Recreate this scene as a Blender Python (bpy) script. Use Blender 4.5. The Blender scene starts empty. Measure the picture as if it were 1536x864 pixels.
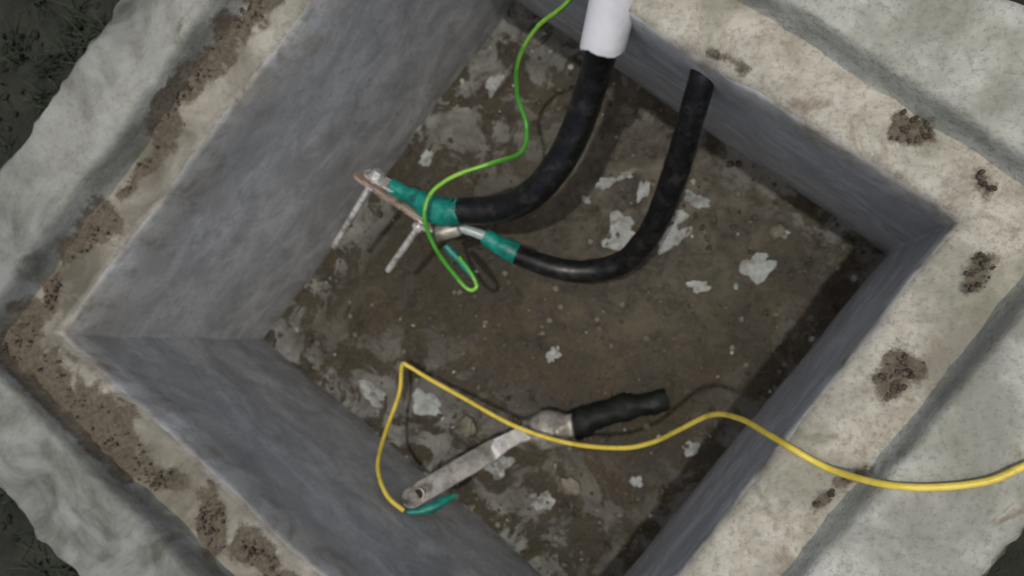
import bpy, math, random
from mathutils import Vector, Matrix, noise
random.seed(7)
D=bpy.data
sc=bpy.context.scene
# ---------------------------------------------------------------- camera
CAMZ=.931
n=Vector((332,73,1250)).normalized()
e1=(Vector((1,0,0))-n*n.x).normalized()
e2=n.cross(e1)
def at(px,py,z):
    d=Vector((px-768,py-432,1250)); k=(CAMZ-z)/d.dot(n)
    return Vector((k*d.dot(e1),-k*d.dot(e2),z))
cam=D.objects.new("camera",D.cameras.new("camera")); sc.collection.objects.link(cam)
R=Matrix(((e1.x,-e1.y,-e1.z),(-e2.x,e2.y,e2.z),(-n.x,n.y,n.z)))
cam.matrix_world=Matrix.Translation((0,0,CAMZ))@R.to_4x4()
cam.data.sensor_width=36; cam.data.lens=36*1250/1536
cam.data.clip_end=500; cam.data.clip_start=.01
cam.data.dof.use_dof=True; cam.data.dof.focus_distance=.72; cam.data.dof.aperture_fstop=6.5
sc.camera=cam
# ---------------------------------------------------------------- materials
def newmat(name):
    m=D.materials.new(name); m.use_nodes=True
    nt=m.node_tree; b=nt.nodes["Principled BSDF"]
    tc=nt.nodes.new("ShaderNodeTexCoord")
    return m,nt,b,tc
def nz(nt,tc,scale,detail=6,rough=.6,stretch=None,dist=0,rot=None,off=None):
    t=nt.nodes.new("ShaderNodeTexNoise"); t.inputs["Scale"].default_value=scale
    t.inputs["Detail"].default_value=min(detail,4.5); t.inputs["Roughness"].default_value=rough
    t.inputs["Distortion"].default_value=dist
    mp=nt.nodes.new("ShaderNodeMapping")
    if stretch: mp.inputs["Scale"].default_value=stretch
    if rot: mp.inputs["Rotation"].default_value=rot
    if off: mp.inputs["Location"].default_value=off
    nt.links.new(tc.outputs["Object"],mp.inputs[0]); nt.links.new(mp.outputs[0],t.inputs["Vector"])
    return t.outputs["Fac"]
def ramp(nt,src,stops):
    r=nt.nodes.new("ShaderNodeValToRGB"); el=r.color_ramp.elements
    while len(el)<len(stops): el.new(.5)
    for e,(p,c) in zip(el,stops):
        e.position=p; e.color=(*c,1) if not isinstance(c,(int,float)) else (c,c,c,1)
    nt.links.new(src,r.inputs[0]); return r.outputs[0]
def mix(nt,f,a,b,mode='MIX'):
    m=nt.nodes.new("ShaderNodeMix"); m.data_type='RGBA'; m.blend_type=mode
    for s,i in ((f,0),(a,6),(b,7)):
        if isinstance(s,(int,float)): m.inputs[i].default_value=s
        elif isinstance(s,tuple): m.inputs[i].default_value=(*s,1)
        else: nt.links.new(s,m.inputs[i])
    return m.outputs[2]
def math_(nt,op,a,b):
    m=nt.nodes.new("ShaderNodeMath"); m.operation=op
    for i,s in enumerate((a,b)):
        if isinstance(s,(int,float)): m.inputs[i].default_value=s
        else: nt.links.new(s,m.inputs[i])
    return m.outputs[0]
def bump(nt,b,h,strength=.4,dist=.003):
    u=nt.nodes.new("ShaderNodeBump"); u.inputs["Strength"].default_value=strength
    u.inputs["Distance"].default_value=dist
    nt.links.new(h,u.inputs["Height"]); nt.links.new(u.outputs[0],b.inputs["Normal"])
def attr(nt,name):
    a=nt.nodes.new("ShaderNodeAttribute"); a.attribute_name=name; return a.outputs["Fac"]

def mat_wall():
    m,nt,b,tc=newmat("cement_render")
    big=nz(nt,tc,4.2,5,.6,dist=.8); st=nz(nt,tc,8,5,.58,stretch=(1,1,1.9),rot=(.5,.35,0),dist=1)
    fine=nz(nt,tc,150,4,.7); med=nz(nt,tc,24,6,.7,dist=.8)
    c=ramp(nt,big,[(.3,(.37,.375,.365)),(.68,(.52,.53,.51))])
    c=mix(nt,ramp(nt,st,[(.44,0),(.62,.7)]),c,(.68,.685,.66))
    c=mix(nt,ramp(nt,med,[(.48,0),(.68,.6)]),c,(.30,.305,.295))
    sp=nz(nt,tc,60,4,.7,off=(2,2,2))
    c=mix(nt,ramp(nt,sp,[(.61,0),(.68,.5)]),c,(.24,.235,.21))
    c=mix(nt,ramp(nt,fine,[(.38,.25),(.55,0)]),c,(.25,.245,.23))
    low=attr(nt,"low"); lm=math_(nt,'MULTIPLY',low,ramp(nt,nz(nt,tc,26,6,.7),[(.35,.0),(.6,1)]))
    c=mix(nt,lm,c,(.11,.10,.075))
    hi=attr(nt,"rim"); hm=math_(nt,'MULTIPLY',hi,ramp(nt,nz(nt,tc,16,6,.7,off=(3,1,2)),[(.36,0),(.56,.95)]))
    c=mix(nt,hm,c,mix(nt,ramp(nt,med,[(.4,0),(.6,1)]),(.24,.215,.16),(.44,.42,.36)))
    nt.links.new(c,b.inputs["Base Color"]); b.inputs["Roughness"].default_value=.8
    bump(nt,b,mix(nt,.5,med,fine),.3,.002); return m
def mat_ledge(name,lightc,midc,dirt=.5):
    m,nt,b,tc=newmat(name)
    big=nz(nt,tc,7,6,.65,dist=.6); med=nz(nt,tc,24,7,.72,dist=.5); fine=nz(nt,tc,170,4,.75)
    c=ramp(nt,med,[(.34,midc),(.60,lightc)])
    c=mix(nt,ramp(nt,big,[(.46,0),(.64,.8)]),c,tuple(x*.62 for x in midc))
    br=nz(nt,tc,15,7,.75,dist=.7,off=(5,2,9))
    c=mix(nt,ramp(nt,br,[(.60-.08*dirt,0),(.70,.85)]),c,(.17,.135,.09))
    gr=nz(nt,tc,9,5,.7,off=(1,7,3))
    c=mix(nt,ramp(nt,gr,[(.50,0),(.66,.55)]),c,(.19,.205,.145))
    c=mix(nt,ramp(nt,fine,[(.36,.5),(.5,0)]),c,(.15,.14,.115))
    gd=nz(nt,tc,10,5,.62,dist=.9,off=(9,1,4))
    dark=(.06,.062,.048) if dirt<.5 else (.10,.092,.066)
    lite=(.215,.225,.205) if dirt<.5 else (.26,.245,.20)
    c=mix(nt,attr(nt,"grime_falloff"),c,mix(nt,ramp(nt,gd,[(.38,0),(.60,1)]),dark,lite))  # stained grime tone that also carries the painted falloff of light
    so=ramp(nt,math_(nt,'ADD',attr(nt,"soil"),math_(nt,'MULTIPLY',math_(nt,'SUBTRACT',nz(nt,tc,46,7,.72,off=(8,8,1)),.5),1.5)),[(.32,0),(.60,.92)])
    c=mix(nt,so,c,mix(nt,ramp(nt,fine,[(.35,0),(.6,1)]),(.050,.040,.026),(.115,.094,.064)))
    nt.links.new(c,b.inputs["Base Color"]); b.inputs["Roughness"].default_value=.9
    bump(nt,b,mix(nt,.4,med,fine),.7,.0035); return m
def mat_floor():
    m,nt,b,tc=newmat("damp_soil")
    big=nz(nt,tc,4,6,.65,dist=.8); med=nz(nt,tc,22,8,.75,dist=.4); fine=nz(nt,tc,150,5,.75)
    c=ramp(nt,med,[(.32,(.014,.011,.005)),(.5,(.040,.030,.015)),(.70,(.082,.064,.038))])
    c=mix(nt,ramp(nt,big,[(.42,0),(.60,.65)]),c,(.024,.022,.009))
    c=mix(nt,ramp(nt,fine,[(.57,0),(.70,.55)]),c,(.13,.115,.08))
    c=mix(nt,ramp(nt,fine,[(.34,.7),(.46,0)]),c,(.008,.007,.003))
    pl=nz(nt,tc,13,7,.7,dist=.6,off=(2,5,0))
    pm=math_(nt,'MULTIPLY',attr(nt,"edge"),ramp(nt,pl,[(.48,0),(.54,.95)]))
    c=mix(nt,pm,c,mix(nt,ramp(nt,med,[(.35,0),(.6,1)]),(.10,.095,.075),(.27,.275,.255)))
    ds=math_(nt,'MULTIPLY',attr(nt,"dust"),ramp(nt,med,[(.4,.05),(.62,.85)]))
    c=mix(nt,ds,c,(.16,.145,.11))
    nt.links.new(c,b.inputs["Base Color"])
    nt.links.new(ramp(nt,med,[(.35,.34),(.65,.95)]),b.inputs["Roughness"])
    bump(nt,b,mix(nt,.45,med,fine),1,.007); return m
def mat_ground():
    m,nt,b,tc=newmat("ground_soil")
    med=nz(nt,tc,16,8,.75,dist=.4); fine=nz(nt,tc,120,5,.75)
    c=ramp(nt,med,[(.35,(.008,.010,.006)),(.65,(.028,.030,.018))])
    c=mix(nt,ramp(nt,fine,[(.58,0),(.72,.3)]),c,(.06,.057,.042))
    nt.links.new(c,b.inputs["Base Color"]); b.inputs["Roughness"].default_value=.95
    bump(nt,b,mix(nt,.5,med,fine),1,.01); return m
def mat_simple(name,c1,c2,rough=.5,metal=0,scale=60,bs=.3,bd=.001,stretch=None,c3=None,spec=None):
    m,nt,b,tc=newmat(name)
    a=nz(nt,tc,scale,6,.7,stretch=stretch,dist=.3)
    c=ramp(nt,a,[(.35,c1),(.65,c2)])
    if c3:
        c=mix(nt,ramp(nt,nz(nt,tc,scale*.45,7,.75,off=(4,4,4)),[(.52,0),(.64,.85)]),c,c3)
    nt.links.new(c,b.inputs["Base Color"]); b.inputs["Metallic"].default_value=metal
    nt.links.new(ramp(nt,a,[(.3,max(0,rough-.12)),(.7,min(1,rough+.15))]),b.inputs["Roughness"])
    if spec is not None: b.inputs["Specular IOR Level"].default_value=spec
    bump(nt,b,a,bs,bd); return m
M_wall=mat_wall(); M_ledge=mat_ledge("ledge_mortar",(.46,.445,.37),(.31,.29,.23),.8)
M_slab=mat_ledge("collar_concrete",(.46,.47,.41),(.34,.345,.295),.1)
M_floor=mat_floor(); M_ground=mat_ground()
M_soil=mat_simple("loose_soil",(.03,.022,.013),(.10,.08,.053),.95,scale=70,bs=1,bd=.004)
M_plaster=mat_simple("plaster_flake",(.17,.18,.165),(.37,.39,.37),.85,scale=55,bs=.5,bd=.002,c3=(.09,.078,.057))
M_pebble=mat_simple("pebbles",(.07,.06,.04),(.22,.20,.155),.9,scale=30,bs=.4)
M_black=mat_simple("black_cable_sheath",(.003,.003,.003),(.008,.008,.008),.34,scale=90,bs=.3,bd=.001,c3=(.026,.024,.020),spec=.4)
M_blackt=mat_simple("black_tape",(.003,.004,.004),(.009,.012,.009),.6,scale=50,bs=.6,bd=.002,spec=.25)
M_teal=mat_simple("teal_tape",(.0,.12,.095),(.004,.24,.18),.42,scale=50,bs=.8,bd=.002,c3=(.004,.06,.05))
M_white=mat_simple("white_pvc",(.68,.69,.70),(.78,.78,.79),.38,scale=14,bs=.05,c3=(.60,.60,.58))
M_green=mat_simple("green_insulation",(.045,.27,.02),(.075,.36,.035),.4,scale=60,bs=.1)
M_lime=mat_simple("lime_insulation",(.20,.44,.04),(.27,.52,.06),.4,scale=60,bs=.1)
M_yellow=mat_simple("yellow_insulation",(.62,.47,.045),(.76,.61,.10),.42,scale=40,bs=.1,c3=(.42,.34,.06))
M_copper=mat_simple("tarnished_copper",(.24,.18,.14),(.42,.33,.27),.45,metal=.4,scale=60,bs=.6,c3=(.11,.07,.05))
M_steel=mat_simple("zinc_steel",(.58,.57,.54),(.80,.79,.75),.3,metal=.6,scale=80,bs=.3,c3=(.30,.27,.22))
M_alu=mat_simple("tinned_lug_metal",(.17,.16,.13),(.42,.405,.36),.4,metal=.35,scale=34,bs=.8,bd=.002,c3=(.09,.075,.05))
M_shiny=mat_simple("polished_lug_metal",(.62,.61,.57),(.88,.87,.84),.30,metal=.3,scale=30,bs=.3,c3=(.34,.32,.27))
M_hole=mat_simple("dark_hole",(.01,.01,.01),(.02,.018,.015),.9)
M_plastic=mat_simple("clear_tape",(.24,.31,.29),(.38,.45,.42),.3,scale=50,bs=.5,c3=(.18,.22,.21))
M_grass=mat_simple("grass_blade",(.008,.016,.005),(.020,.036,.012),.7,scale=20,bs=.1)
# ---------------------------------------------------------------- mesh helpers
def mk(name,verts,faces,mats,midx=None,smooth=True,parent=None):
    me=D.meshes.new(name); me.from_pydata([tuple(v) for v in verts],[],faces)
    for m in mats: me.materials.append(m)
    if midx: me.polygons.foreach_set("material_index",midx)
    if smooth: me.polygons.foreach_set("use_smooth",[True]*len(me.polygons))
    me.update(); o=D.objects.new(name,me); sc.collection.objects.link(o)
    if parent: o.parent=parent
    return o
def addattr(o,name,vals):
    a=o.data.attributes.new(name,'FLOAT','POINT'); a.data.foreach_set("value",vals)
def empty(name,loc=(0,0,0)):
    e=D.objects.new(name,None); e.empty_display_size=.05; sc.collection.objects.link(e); return e
def catmull(pts,sub=10):
    out=[]; P=[pts[0]]+list(pts)+[pts[-1]]
    for i in range(1,len(P)-2):
        p0,p1,p2,p3=P[i-1],P[i],P[i+1],P[i+2]
        for j in range(sub):
            t=j/sub
            out.append(tuple(.5*((2*b)+(-a+c)*t+(2*a-5*b+4*c-d)*t*t+(-a+3*b-3*c+d)*t**3) for a,b,c,d in zip(p0,p1,p2,p3)))
    out.append(tuple(pts[-1])); return out
def tube(name,pts,mats,segs=16,sub=10,wob=.0,parent=None,stripe=None,cap=True,flat=None):
    q=catmull([(*p,r) for p,r in pts],sub)
    V=[];F=[];MI=[]; pos=[Vector(a[:3]) for a in q]; rad=[a[3] for a in q]
    t=(pos[1]-pos[0]).normalized(); up=Vector((0,0,1)); 
    if abs(t.z)>.9: up=Vector((1,0,0))
    u=(up-t*up.dot(t)).normalized()
    for i,p in enumerate(pos):
        a=pos[max(0,i-1)]; b=pos[min(len(pos)-1,i+1)]; t=(b-a).normalized()
        u=(u-t*u.dot(t)).normalized(); w=t.cross(u)
        for k in range(segs):
            an=2*math.pi*k/segs; d=u*math.cos(an)*(flat or 1)+w*math.sin(an)
            r=rad[i]
            if wob: r*=1+wob*noise.noise((p+d*r)*38)+wob*.5*noise.noise((p+d*r)*110)
            V.append(p+d*r)
    N=len(pos)
    for i in range(N-1):
        for k in range(segs):
            k2=(k+1)%segs
            F.append((i*segs+k,i*segs+k2,(i+1)*segs+k2,(i+1)*segs+k))
            MI.append(1 if stripe and ((k+i//stripe)%segs)<segs*.35 else 0)
    if cap:
        F.append(tuple(range(segs))[::-1]); MI.append(0)
        F.append(tuple((N-1)*segs+k for k in range(segs))); MI.append(0)
    return mk(name,V,F,mats,MI,True,parent)
def bar(name,A,B,w,t,upv,mat,parent=None,steps=14,bend=0,roundend=True,wfun=None):
    d=(B-A); L=d.length; d.normalize(); nn=(upv-d*upv.dot(d)).normalized(); s=d.cross(nn)
    V=[];F=[]
    pr=[(-1,-.6),(-.9,-1),(.9,-1),(1,-.6),(1,.6),(.9,1),(-.9,1),(-1,.6)]
    xs=[i/steps for i in range(steps+1)]
    if roundend: xs=[0,.006,.02,.05]+xs[1:-1]+[.95,.98,.994,1]; xs=sorted(set(xs))
    for x in xs:
        ww=w/2
        if roundend:
            e=min(x,1-x)*L
            if e<w/2: ww*=max(.25,math.sqrt(max(0,1-((w/2-e)/(w/2))**2)))
        if wfun: ww*=wfun(x)
        c=A+d*(x*L)+nn*(bend*math.sin(math.pi*x)+.0012*noise.noise(Vector((x*9,L,0))))
        for a,b in pr: V.append(c+s*(a*ww*(1+.03*noise.noise(Vector((x*20,a,1)))))+nn*(b*t/2))
    n8=8
    for i in range(len(xs)-1):
        for k in range(n8):
            k2=(k+1)%n8; F.append((i*n8+k,(i+1)*n8+k,(i+1)*n8+k2,i*n8+k2))
    F.append(tuple(range(n8))); F.append(tuple((len(xs)-1)*n8+k for k in range(n8))[::-1])
    return mk(name,V,F,[mat],None,False,parent)
def prism(name,A,B,r,sides,mat,parent=None):
    d=(B-A).normalized(); u=d.orthogonal().normalized(); w=d.cross(u); V=[];F=[]
    rings=[(0,.9),(.12,1),(.88,1),(1,.9)]
    for f,s in rings:
        c=A.lerp(B,f)
        for k in range(sides):
            a=2*math.pi*k/sides; V.append(c+(u*math.cos(a)+w*math.sin(a))*r*s)
    for i in range(3):
        for k in range(sides):
            k2=(k+1)%sides; F.append((i*sides+k,i*sides+k2,(i+1)*sides+k2,(i+1)*sides+k))
    F.append(tuple(range(sides))[::-1]); F.append(tuple(3*sides+k for k in range(sides)))
    return mk(name,V,F,[mat],None,sides>8,parent)
# ---------------------------------------------------------------- pit shell
fl=[Vector((-.849,-.006)),Vector((-.363,.596)),Vector((.233,.130)),Vector((-.232,-.4585))]
rm=[Vector((-.877,.005)),Vector((-.388,.571)),Vector((.2247,.1185)),Vector((-.230,-.479))]
lo=[Vector((-.965,-.012)),Vector((-.388,.685)),Vector((.325,.117)),Vector((-.220,-.590))]
FZ=-.469
cen=Vector((-.315,.06))
def expand(c,d): return [p+(p-cen).normalized()*d*1.414 for p in c]
def lerpc(a,b,t): return [p.lerp(q,t) for p,q in zip(a,b)]
NS=190
def sweep(name,stations,mats,attrs,amp=(.004,.0012)):
    V=[];F=[];MI=[];A={k:[] for k in attrs}
    for cs,z,mi,na,av in stations:
        for s in range(4):
            p,q=cs[s],cs[(s+1)%4]
            for j in range(NS):
                v=p.lerp(q,j/NS); v=Vector((v.x,v.y,z))
                o=noise.noise_vector(v*5)*amp[0]+noise.noise_vector(v*24)*amp[1]+noise.noise_vector(v*55)*na+noise.noise_vector(v*17+Vector((3,3,3)))*na*1.2
                vals={k:(av.get(k,0)(v) if callable(av.get(k,0)) else av.get(k,0)) for k in attrs}
                if "soil" in vals: o.z+=.009*vals["soil"]*(.6+noise.noise(v*60)) if z>-.004 and z<.02 else 0
                V.append(v+o)
                for k in attrs: A[k].append(vals[k])
    M=NS*4
    for i in range(len(stations)-1):
        for j in range(M):
            j2=(j+1)%M; F.append((i*M+j,i*M+j2,(i+1)*M+j2,(i+1)*M+j)); MI.append(stations[i+1][2])
    o=mk(name,V,F,mats,MI)
    for k in attrs: addattr(o,k,A[k])
    return o
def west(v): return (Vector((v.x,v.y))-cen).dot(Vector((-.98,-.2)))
def grime_falloff(v):  # grime plus light falloff painted into the colour: darker westward and outward
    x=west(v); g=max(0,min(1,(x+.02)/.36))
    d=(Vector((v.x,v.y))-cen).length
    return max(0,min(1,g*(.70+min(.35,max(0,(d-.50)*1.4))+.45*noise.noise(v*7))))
# patches of fallen soil lying on the ledge: (centre, length, width, direction)
patches=[]
for (xa,ya,xb,yb,wd,s_) in [(395,0,335,70,.020,1),(310,100,250,190,.021,1.1),(235,215,190,280,.012,.8),(165,320,125,385,.017,1),(100,420,75,460,.012,.8),(45,480,15,540,.026,1.1),
        (60,560,190,680,.036,1.15),(215,690,265,735,.016,.9),(315,760,325,790,.020,1),(365,815,410,850,.020,.9),(430,880,520,960,.02,1),
        (1235,5,1270,25,.016,.8),(1330,50,1350,60,.014,.6),(1360,188,1395,200,.014,.9),(1475,385,1460,425,.016,.8),(1360,545,1335,580,.014,.85),(1290,690,1230,760,.010,.6),(1465,275,1480,290,.012,.6),(1060,90,1100,110,.008,.6)]:
    a=at(xa,ya,0); b=at(xb,yb,0); patches.append((Vector((a.x,a.y)),Vector((b.x,b.y)),wd,s_))
def soil(v):
    p=Vector((v.x,v.y)); best=0
    p=p+Vector(noise.noise_vector(Vector((p.x,p.y,0))*14)[:2])*.022
    for a,b,wd,s_ in patches:
        ab=b-a; t=max(0,min(1,(p-a).dot(ab)/ab.length_squared)); d=(p-a-ab*t).length/wd
        if d<1.8: best=max(best,s_*max(0,1-d/1.8)*1.5)
    return min(1.1,best*(.8+.6*noise.noise(Vector((p.x,p.y,2))*45)))
st=[]
for i in range(19):
    t=i/18; z=FZ-.03+(0.457)*t+.0
    st.append((lerpc(fl,rm,t),z,0,.0008,{"low":max(0,1-t*5)*.9,"rim":max(0,(t-.7)*3.3)**2,"grime_falloff":0,"soil":0}))
st[-1]=(rm,-.014,0,.0016,{"rim":1})
st.append((expand(rm,.003),-.005,0,.0022,{"rim":1}))
st.append((expand(rm,.009),-.0005,1,.003,{"grime_falloff":grime_falloff,"soil":soil}))
for i in range(1,17):
    t=i/16; st.append((lerpc(expand(rm,.010),lo,t),.001+.002*t,1,.002,{"soil":soil,"grime_falloff":grime_falloff}))
pit=sweep("concrete_pit",st,[M_wall,M_ledge],["low","rim","soil","grime_falloff"])
st2=[st[-1]]
st2.append((expand(lo,.003),.010,0,.0015,{"soil":soil,"grime_falloff":grime_falloff}))
st2.append((expand(lo,.006),.026,0,.001,{"soil":lambda v:soil(v)*.7,"grime_falloff":grime_falloff}))
st2.append((expand(lo,.008),.041,0,.0018,{"grime_falloff":grime_falloff}))
st2.append((expand(lo,.011),.048,0,.002,{"grime_falloff":grime_falloff}))
for i in range(0,14): st2.append((expand(lo,.015+.0077*i),.051,0,.0018,{"grime_falloff":grime_falloff}))
st2.append((expand(lo,.122),.046,0,.005,{"grime_falloff":grime_falloff,"soil":.4}))
st2.append((expand(lo,.128),.030,0,.005,{"grime_falloff":grime_falloff,"soil":.8}))
st2.append((expand(lo,.134),-.02,0,.005,{"grime_falloff":grime_falloff,"soil":1}))
st2.append((expand(lo,.140),-.08,0,.005,{"grime_falloff":grime_falloff,"soil":1}))
collar=sweep("concrete_collar",st2,[M_slab],["soil","grime_falloff"])
st3=[]
for dd in (.125,.14,.155,.17,.19,.21,.24,.27,.31,.36,.42,.5,.62,.8,1.2,2,4,10,40,150):
    st3.append((expand(lo,dd),-.035,0,.006 if dd<1 else 0,{}))
ground=sweep("ground",st3,[M_ground],[],amp=(.02,.006))
# ---------------------------------------------------------------- floor
NF=170; V=[];F=[];E=[];DU=[]
ff=expand(fl,.015)
def floorz(x,y):
    v=Vector((x,y,0)); return FZ+.011*noise.noise(v*6)+.007*noise.noise(v*18)+.004*noise.noise(v*50)+.002*noise.noise(v*120)
dc=at(990,290,FZ)
for i in range(NF+1):
    for j in range(NF+1):
        a,b=i/NF,j/NF
        p=ff[0].lerp(ff[1],a); q=ff[3].lerp(ff[2],a); v=p.lerp(q,b)
        e=min(a,1-a,b,1-b); ed=max(0,1-e/.12)
        if a>.5 and b<.4: ed=max(ed,.9*(1-b/.4)*min(1,(a-.5)*5))
        if a<.35: ed=max(ed,.8*(1-a/.35)*min(1,b*3))
        V.append((v.x,v.y,floorz(v.x,v.y)+.012*max(0,1-e/.035)**2)); E.append(ed*(1 if b<.9 else .5))
        DU.append(max(0,1-((Vector((v.x,v.y))-Vector((dc.x,dc.y))).length/.32)))
for i in range(NF):
    for j in range(NF):
        k=i*(NF+1)+j; F.append((k,k+NF+1,k+NF+2,k+1))
fo=mk("dirt_floor",V,F,[M_floor]); addattr(fo,"edge",E); addattr(fo,"dust",DU)
# ---------------------------------------------------------------- debris
import bmesh
def lumps(name,items,mats,smooth=False,sub=1):
    V=[];F=[];MI=[]
    bm=bmesh.new(); bmesh.ops.create_icosphere(bm,subdivisions=sub,radius=1); bv=[v.co.copy() for v in bm.verts]; bf=[[v.index for v in f.verts] for f in bm.faces]; bm.free()
    for c,r,fl_,mi in items:
        o=len(V); rot=Matrix.Rotation(random.random()*6.3,3,'Z'); sx=random.uniform(.65,1.2); seed=Vector((random.random()*50,0,0))
        for v in bv:
            k=1+.55*noise.noise(v*1.3+seed)+.25*noise.noise(v*3.1+seed)
            w=rot@Vector((v.x*sx*k,v.y*k,v.z*fl_*k))*r; V.append(c+w)
        for f in bf: F.append([a+o for a in f]); MI.append(mi)
    return mk(name,V,F,mats,MI,smooth)
def flake(V,F,c,r,ang=0,asp=1,th=.003,k=22):
    o=len(V); s=random.random()*90
    ring=[]
    for i in range(k):
        a=2*math.pi*i/k; rr=r*(1+.75*noise.noise(Vector((math.cos(a)*1.3+s,math.sin(a)*1.3,0)))+.35*noise.noise(Vector((math.cos(a)*4+s,math.sin(a)*4,5)))+random.uniform(-.05,.05))
        x,y=math.cos(a)*rr,math.sin(a)*rr*asp
        ring.append((x*math.cos(ang)-y*math.sin(ang),x*math.sin(ang)+y*math.cos(ang)))
    for x,y in ring: V.append((c.x+x,c.y+y,floorz(c.x+x,c.y+y)-.002))
    for x,y in ring: V.append((c.x+x*.93,c.y+y*.93,floorz(c.x+x,c.y+y)+th))
    V.append((c.x,c.y,floorz(c.x,c.y)+th*1.1))
    for i in range(k):
        j=(i+1)%k; F.append((o+i,o+j,o+k+j,o+k+i)); F.append((o+k+i,o+k+j,o+2*k))
V=[];F=[]
for px,py,r,asp,ang in [(932,352,32,.85,.3),(1010,357,26,.6,.7),(1135,399,26,.7,.2),(907,276,13,.8,0),(1045,300,20,.5,-.5),(940,262,12,.6,.3),(965,285,14,.6,1.1),(1048,430,16,.6,0),(829,532,12,.8,1),(1036,673,12,1,0),(640,603,30,.6,-.6),(560,590,22,.7,-.7),(812,752,18,.7,-.3),(748,700,24,.6,.3),(955,722,8,1,0),(1175,352,8,.7,0),(1020,325,12,.8,0),(880,300,7,.8,0),(740,125,20,.5,1),(640,238,16,.6,.9)]:
    flake(V,F,at(px,py,FZ),r*1.18/1000,ang,asp,.0025)
for _ in range(60):
    a,b=random.random(),random.random()
    p=fl[0].lerp(fl[1],a).lerp(fl[3].lerp(fl[2],a),b)
    flake(V,F,Vector((p.x,p.y,0)),random.choice([.002,.003,.003,.004,.006]),random.random()*3,.7,.0015,8)
mk("plaster_flakes",V,F,[M_plaster],None,False)
it=[]
for _ in range(900):
    a,b=random.random(),random.random()
    p=fl[0].lerp(fl[1],a).lerp(fl[3].lerp(fl[2],a),b)
    r=random.choice([.0015,.002,.002,.003,.004,.006])
    it.append((Vector((p.x,p.y,floorz(p.x,p.y)+r*.2)),r,.6,0 if random.random()<.7 else 1))
lumps("pebbles",it,[M_soil,M_pebble],True)
lumps("stones",[(at(852,732,FZ+.004),.018,.5,0),(at(700,640,FZ+.004),.014,.5,0),(at(1165,345,FZ+.004),.012,.5,0),(at(272,190,.004),.006,.6,0)],[M_pebble],True,3)
it=[]
for a,b,wd,s_ in patches:
    for _ in range(int(60*s_)):
        c=a.lerp(b,random.random())+Vector((random.gauss(0,1),random.gauss(0,1)))*wd*.6
        if soil(c)<.5: continue
        it.append((Vector((c.x,c.y,.010)),random.choice([.001,.0015,.002,.003]),.5,0))
lumps("soil_crumbs",it,[M_soil],True)
it=[];V=[];F=[]
for _ in range(1300):
    s=random.randrange(4); d=.15+abs(random.gauss(0,.25)); cs=expand(lo,d); c=cs[s].lerp(cs[(s+1)%4],random.random())
    r=random.uniform(.003,.008); it.append((Vector((c.x,c.y,-.035)),r,.7,0))
lumps("gravel",it,[M_ground],True)
for _ in range(420):
    s=random.randrange(4); d=.16+abs(random.gauss(0,.2)); cs=expand(lo,d); c=cs[s].lerp(cs[(s+1)%4],random.random())
    for b in range(14):
        a=random.random()*6.28; h=random.uniform(.02,.05); l=random.uniform(.01,.035); w=.0016
        x,y=c.x+random.gauss(0,.008),c.y+random.gauss(0,.008); dx,dy=math.cos(a),math.sin(a); o=len(V)
        for f,ww in ((0,1),(.5,.8),(1,.15)):
            X=x+dx*l*f*f*1.3; Y=y+dy*l*f*f*1.3; Z=-.045+h*(f-.25*f*f)
            V+= [(X-dy*w*ww,Y+dx*w*ww,Z),(X+dy*w*ww,Y-dx*w*ww,Z)]
        F+=[(o,o+1,o+3,o+2),(o+2,o+3,o+5,o+4)]
mk("grass",V,F,[M_grass])
# ---------------------------------------------------------------- white conduit + thick cable
def pl(lst): return [(at(x,y,z),r) for x,y,z,r in lst]
cp=empty("white_conduit_pipe")
A=at(940,-90,.038); B=at(904,72,-.060)
dd=(B-A).normalized(); u=(Vector((0,0,1))-dd*dd.z).normalized(); w=dd.cross(u)
V=[];F=[];S=40;rows=[(0,.028),(.3,.028),(.6,.028),(.85,.028),(.98,.028),(1,.0275)]
L=(B-A).length
for inner in (0,1):
    for f,r in (rows if not inner else rows[::-1]):
        for k in range(S):
            a=2*math.pi*k/S; rag=0
            if f>.97: rag=.009*noise.noise(Vector((math.cos(a)*1.2,math.sin(a)*1.2,.3)))+.003*noise.noise(Vector((math.cos(a)*5,math.sin(a)*5,2)))
            V.append(A+dd*(f*L+rag)+(u*math.cos(a)+w*math.sin(a))*(r-.003*inner))
nr=len(rows)*2
for i in range(nr-1):
    for k in range(S):
        k2=(k+1)%S; F.append((i*S+k,(i+1)*S+k,(i+1)*S+k2,i*S+k2))
mk("pipe_shell",V,F,[M_white],parent=cp)
c1=empty("black_cable")
tube("sheath",[(A+dd*.01,.0195),(A.lerp(B,.6),.0195)]+pl([(901,80,-.085,.020),(890,120,-.12,.0205),(872,175,-.155,.021),(845,235,-.19,.0215),(805,285,-.22,.0215),(755,312,-.25,.0215),(682,317,-.26,.0205)]),[M_black],24,10,.05,c1)
tube("teal_sleeve",pl([(690,317,-.257,.0212),(676,318,-.258,.0225),(650,313,-.26,.0215),(632,304,-.262,.0175),(612,293,-.262,.0135),(586,279,-.262,.0125)]),[M_teal],22,8,.16,c1,flat=.85)
Bd=(at(505,365,-.36)-at(553,285,-.28)).normalized()
bar("lug_tongue",at(600,287,-.262),at(548,257,-.260),.026,.004,-Bd,M_steel,c1)
c2=empty("black_cable.001")
tube("sheath",pl([(1082,30,-.07,.0165),(1068,66,-.065,.0165),(1057,105,-.065,.0165),(1043,155,-.095,.0165),(1026,215,-.14,.0170),(1004,285,-.2,.018),(975,350,-.27,.018),(935,393,-.32,.018),(880,407,-.335,.018),(825,400,-.325,.017),(770,380,-.30,.015)]),[M_black],24,10,.06,c2)
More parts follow.
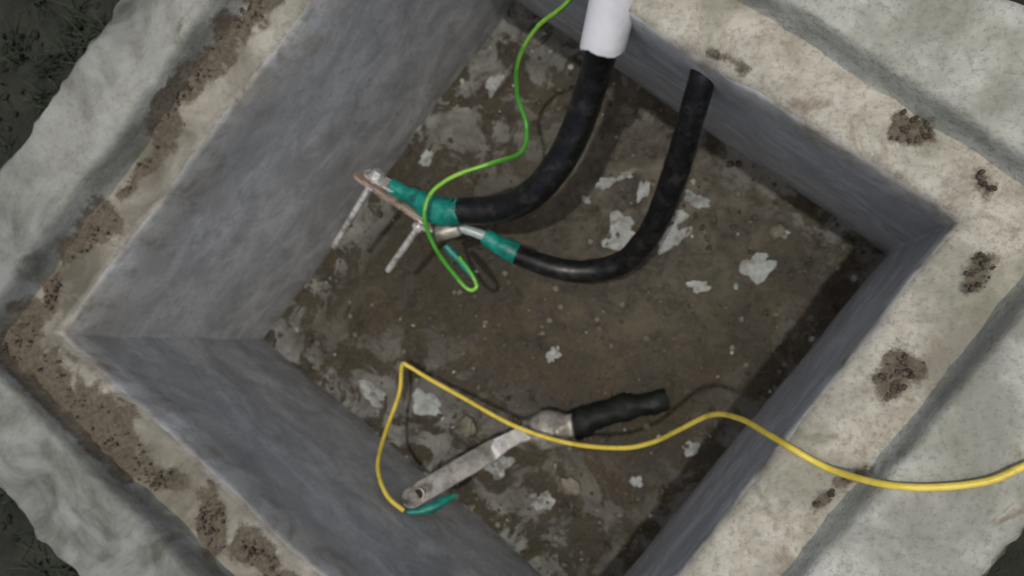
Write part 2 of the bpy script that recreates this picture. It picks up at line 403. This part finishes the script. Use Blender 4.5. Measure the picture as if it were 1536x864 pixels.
tube("teal_sleeve",pl([(776,381,-.30,.0165),(760,374,-.298,.0165),(742,364,-.295,.015),(726,354,-.29,.012)]),[M_teal],18,8,.16,c2)
tube("clear_tape",pl([(730,356,-.29,.0085),(705,346,-.285,.0075),(680,340,-.28,.0085)]),[M_plastic],14,6,.15,c2)
bar("lug_tongue",at(690,346,-.282),at(632,338,-.278),.024,.004,-Bd+Vector((.1,.2,.3)),M_steel,c2)
prism("lug_barrel",at(690,342,-.28),at(652,352,-.275),.0125,14,M_alu,c2)
# ---------------------------------------------------------------- busbar with bolts
bb=empty("copper_busbar")
up=-Bd
bar("bar",at(532,260,-.270),at(650,339,-.275),.022,.006,up,M_copper,bb)
bar("bar_inner",at(545,270,-.255),at(640,330,-.262),.012,.004,up,M_copper,bb)
for nm,(hx,hy,tx,ty,zz) in {"bolt_1":(560,272,501,370,-.262),"bolt_2":(632,335,582,406,-.272)}.items():
    h=at(hx,hy,zz); t=at(tx,ty,zz-.045); d=(t-h).normalized()
    tube(nm+"_shank",[(h-d*.014,.0055),(h.lerp(t,.5),.0055),(t,.0053)],[M_steel],12,16,.03,bb)
    prism(nm+"_head",h-d*.020,h-d*.010,.0105,6,M_steel,bb)
    prism(nm+"_washer",h-d*.010,h-d*.008,.0135,20,M_steel,bb)
    prism(nm+"_nut",h+d*.005,h+d*.013,.010,6,M_steel,bb)
# ---------------------------------------------------------------- wires
ew=empty("green_earth_wire")
tube("wire",pl([(885,-45,-.02,.0034),(850,5,-.07,.0034),(805,42,-.13,.0034),(778,90,-.19,.0034),(776,140,-.25,.0034),(790,190,-.28,.0034),(782,228,-.26,.0034),(735,246,-.22,.0034),(680,265,-.215,.0034),(645,292,-.22,.0034),(637,330,-.225,.0034),(655,375,-.26,.0034),(682,412,-.29,.0034),(703,434,-.30,.0034),(715,430,-.30,.0034),(708,412,-.30,.0034),(688,385,-.29,.0034)]),[M_green,M_lime],8,14,0,ew,stripe=9)
tube("taped_end",pl([(712,420,-.305,.003),(698,400,-.30,.0065),(680,382,-.295,.007),(668,368,-.29,.005)]),[M_teal],10,6,.2,ew)
yw=empty("yellow_wire")
tube("wire",pl([(1700,640,.066,.0036),(1600,672,.062,.0036),(1536,699,.060,.0036),(1480,722,.060,.0036),(1400,731,.059,.0036),(1330,727,.054,.0036),(1262,710,.020,.0036),(1225,694,.010,.0036),(1185,671,.005,.0036),(1150,650,-.035,.0036),(1110,628,-.10,.0036),(1068,622,-.17,.0036),(1020,644,-.24,.0036),(980,663,-.29,.0036),(930,672,-.33,.0036),(850,664,-.37,.0036),(770,638,-.385,.0036),(690,594,-.42,.0036),(640,566,-.43,.0036),(612,549,-.425,.0036),(603,549,-.42,.0036),(599,590,-.40,.0036),(578,650,-.355,.0036),(567,700,-.30,.0036),(580,742,-.265,.0036),(606,766,-.255,.0036)]),[M_yellow],10,12,0,yw)
# ---------------------------------------------------------------- big cable lug on floor
lg=empty("cable_lug")
a0=at(604,755,-.290); a1=at(745,672,-.385); a2=at(800,645,-.425)
bar("palm",a0,a1.lerp(a0,-.05),.034,.006,Vector((.1,.1,1)),M_alu,lg,bend=.004)
bar("neck",a1.lerp(a0,.05)+Vector((0,0,.002)),a2,.034,.008,Vector((-.15,.35,1)),M_shiny,lg,roundend=False,bend=.006,wfun=lambda x:1-.25*math.sin(math.pi*x))
hc=a0.lerp(a1,.17); 
prism("bolt_hole_rim",hc+Vector((0,0,.0025)),hc+Vector((0,0,.0052)),.0115,20,M_alu,lg)
prism("bolt_hole",hc+Vector((0,0,.003)),hc+Vector((0,0,.0060)),.0080,20,M_hole,lg)
tube("barrel",pl([(785,650,-.428,.018),(795,648,-.43,.026),(820,645,-.43,.031),(842,643,-.43,.030),(862,641,-.43,.026)]),[M_alu],22,7,.22,lg)
tube("black_stub",pl([(852,640,-.435,.026),(880,630,-.440,.023),(925,616,-.448,.021),(965,606,-.452,.019),(1000,598,-.458,.017)]),[M_blackt],20,8,.3,lg,flat=.8)
tube("teal_tape",pl([(610,768,-.29,.004),(628,768,-.295,.006),(650,760,-.305,.008),(668,750,-.315,.006),(684,742,-.325,.003)]),[M_teal],12,6,.5,lg)
# ---------------------------------------------------------------- light
w_=D.worlds.new("World"); sc.world=w_; w_.use_nodes=True; nt=w_.node_tree
sk=nt.nodes.new("ShaderNodeTexSky"); sk.sky_type='NISHITA'; sk.sun_disc=False
sk.dust_density=5; sk.ozone_density=.5; sk.air_density=.8
el,az=math.radians(84.5),math.radians(-30)
sk.sun_elevation=el; sk.sun_rotation=math.radians(90)-az
bg=nt.nodes["Background"]; bg.inputs[1].default_value=.105; nt.links.new(sk.outputs[0],bg.inputs[0])
sv=Vector((math.cos(el)*math.cos(az),math.cos(el)*math.sin(az),math.sin(el)))
sl=D.lights.new("sun",'SUN'); sl.energy=1.5; sl.angle=math.radians(1); sl.color=(1,.98,.94)
so=D.objects.new("sun",sl); sc.collection.objects.link(so); so.rotation_euler=sv.to_track_quat('Z','Y').to_euler()
sc.view_settings.view_transform='Standard'; sc.view_settings.look='None'; sc.view_settings.exposure=0
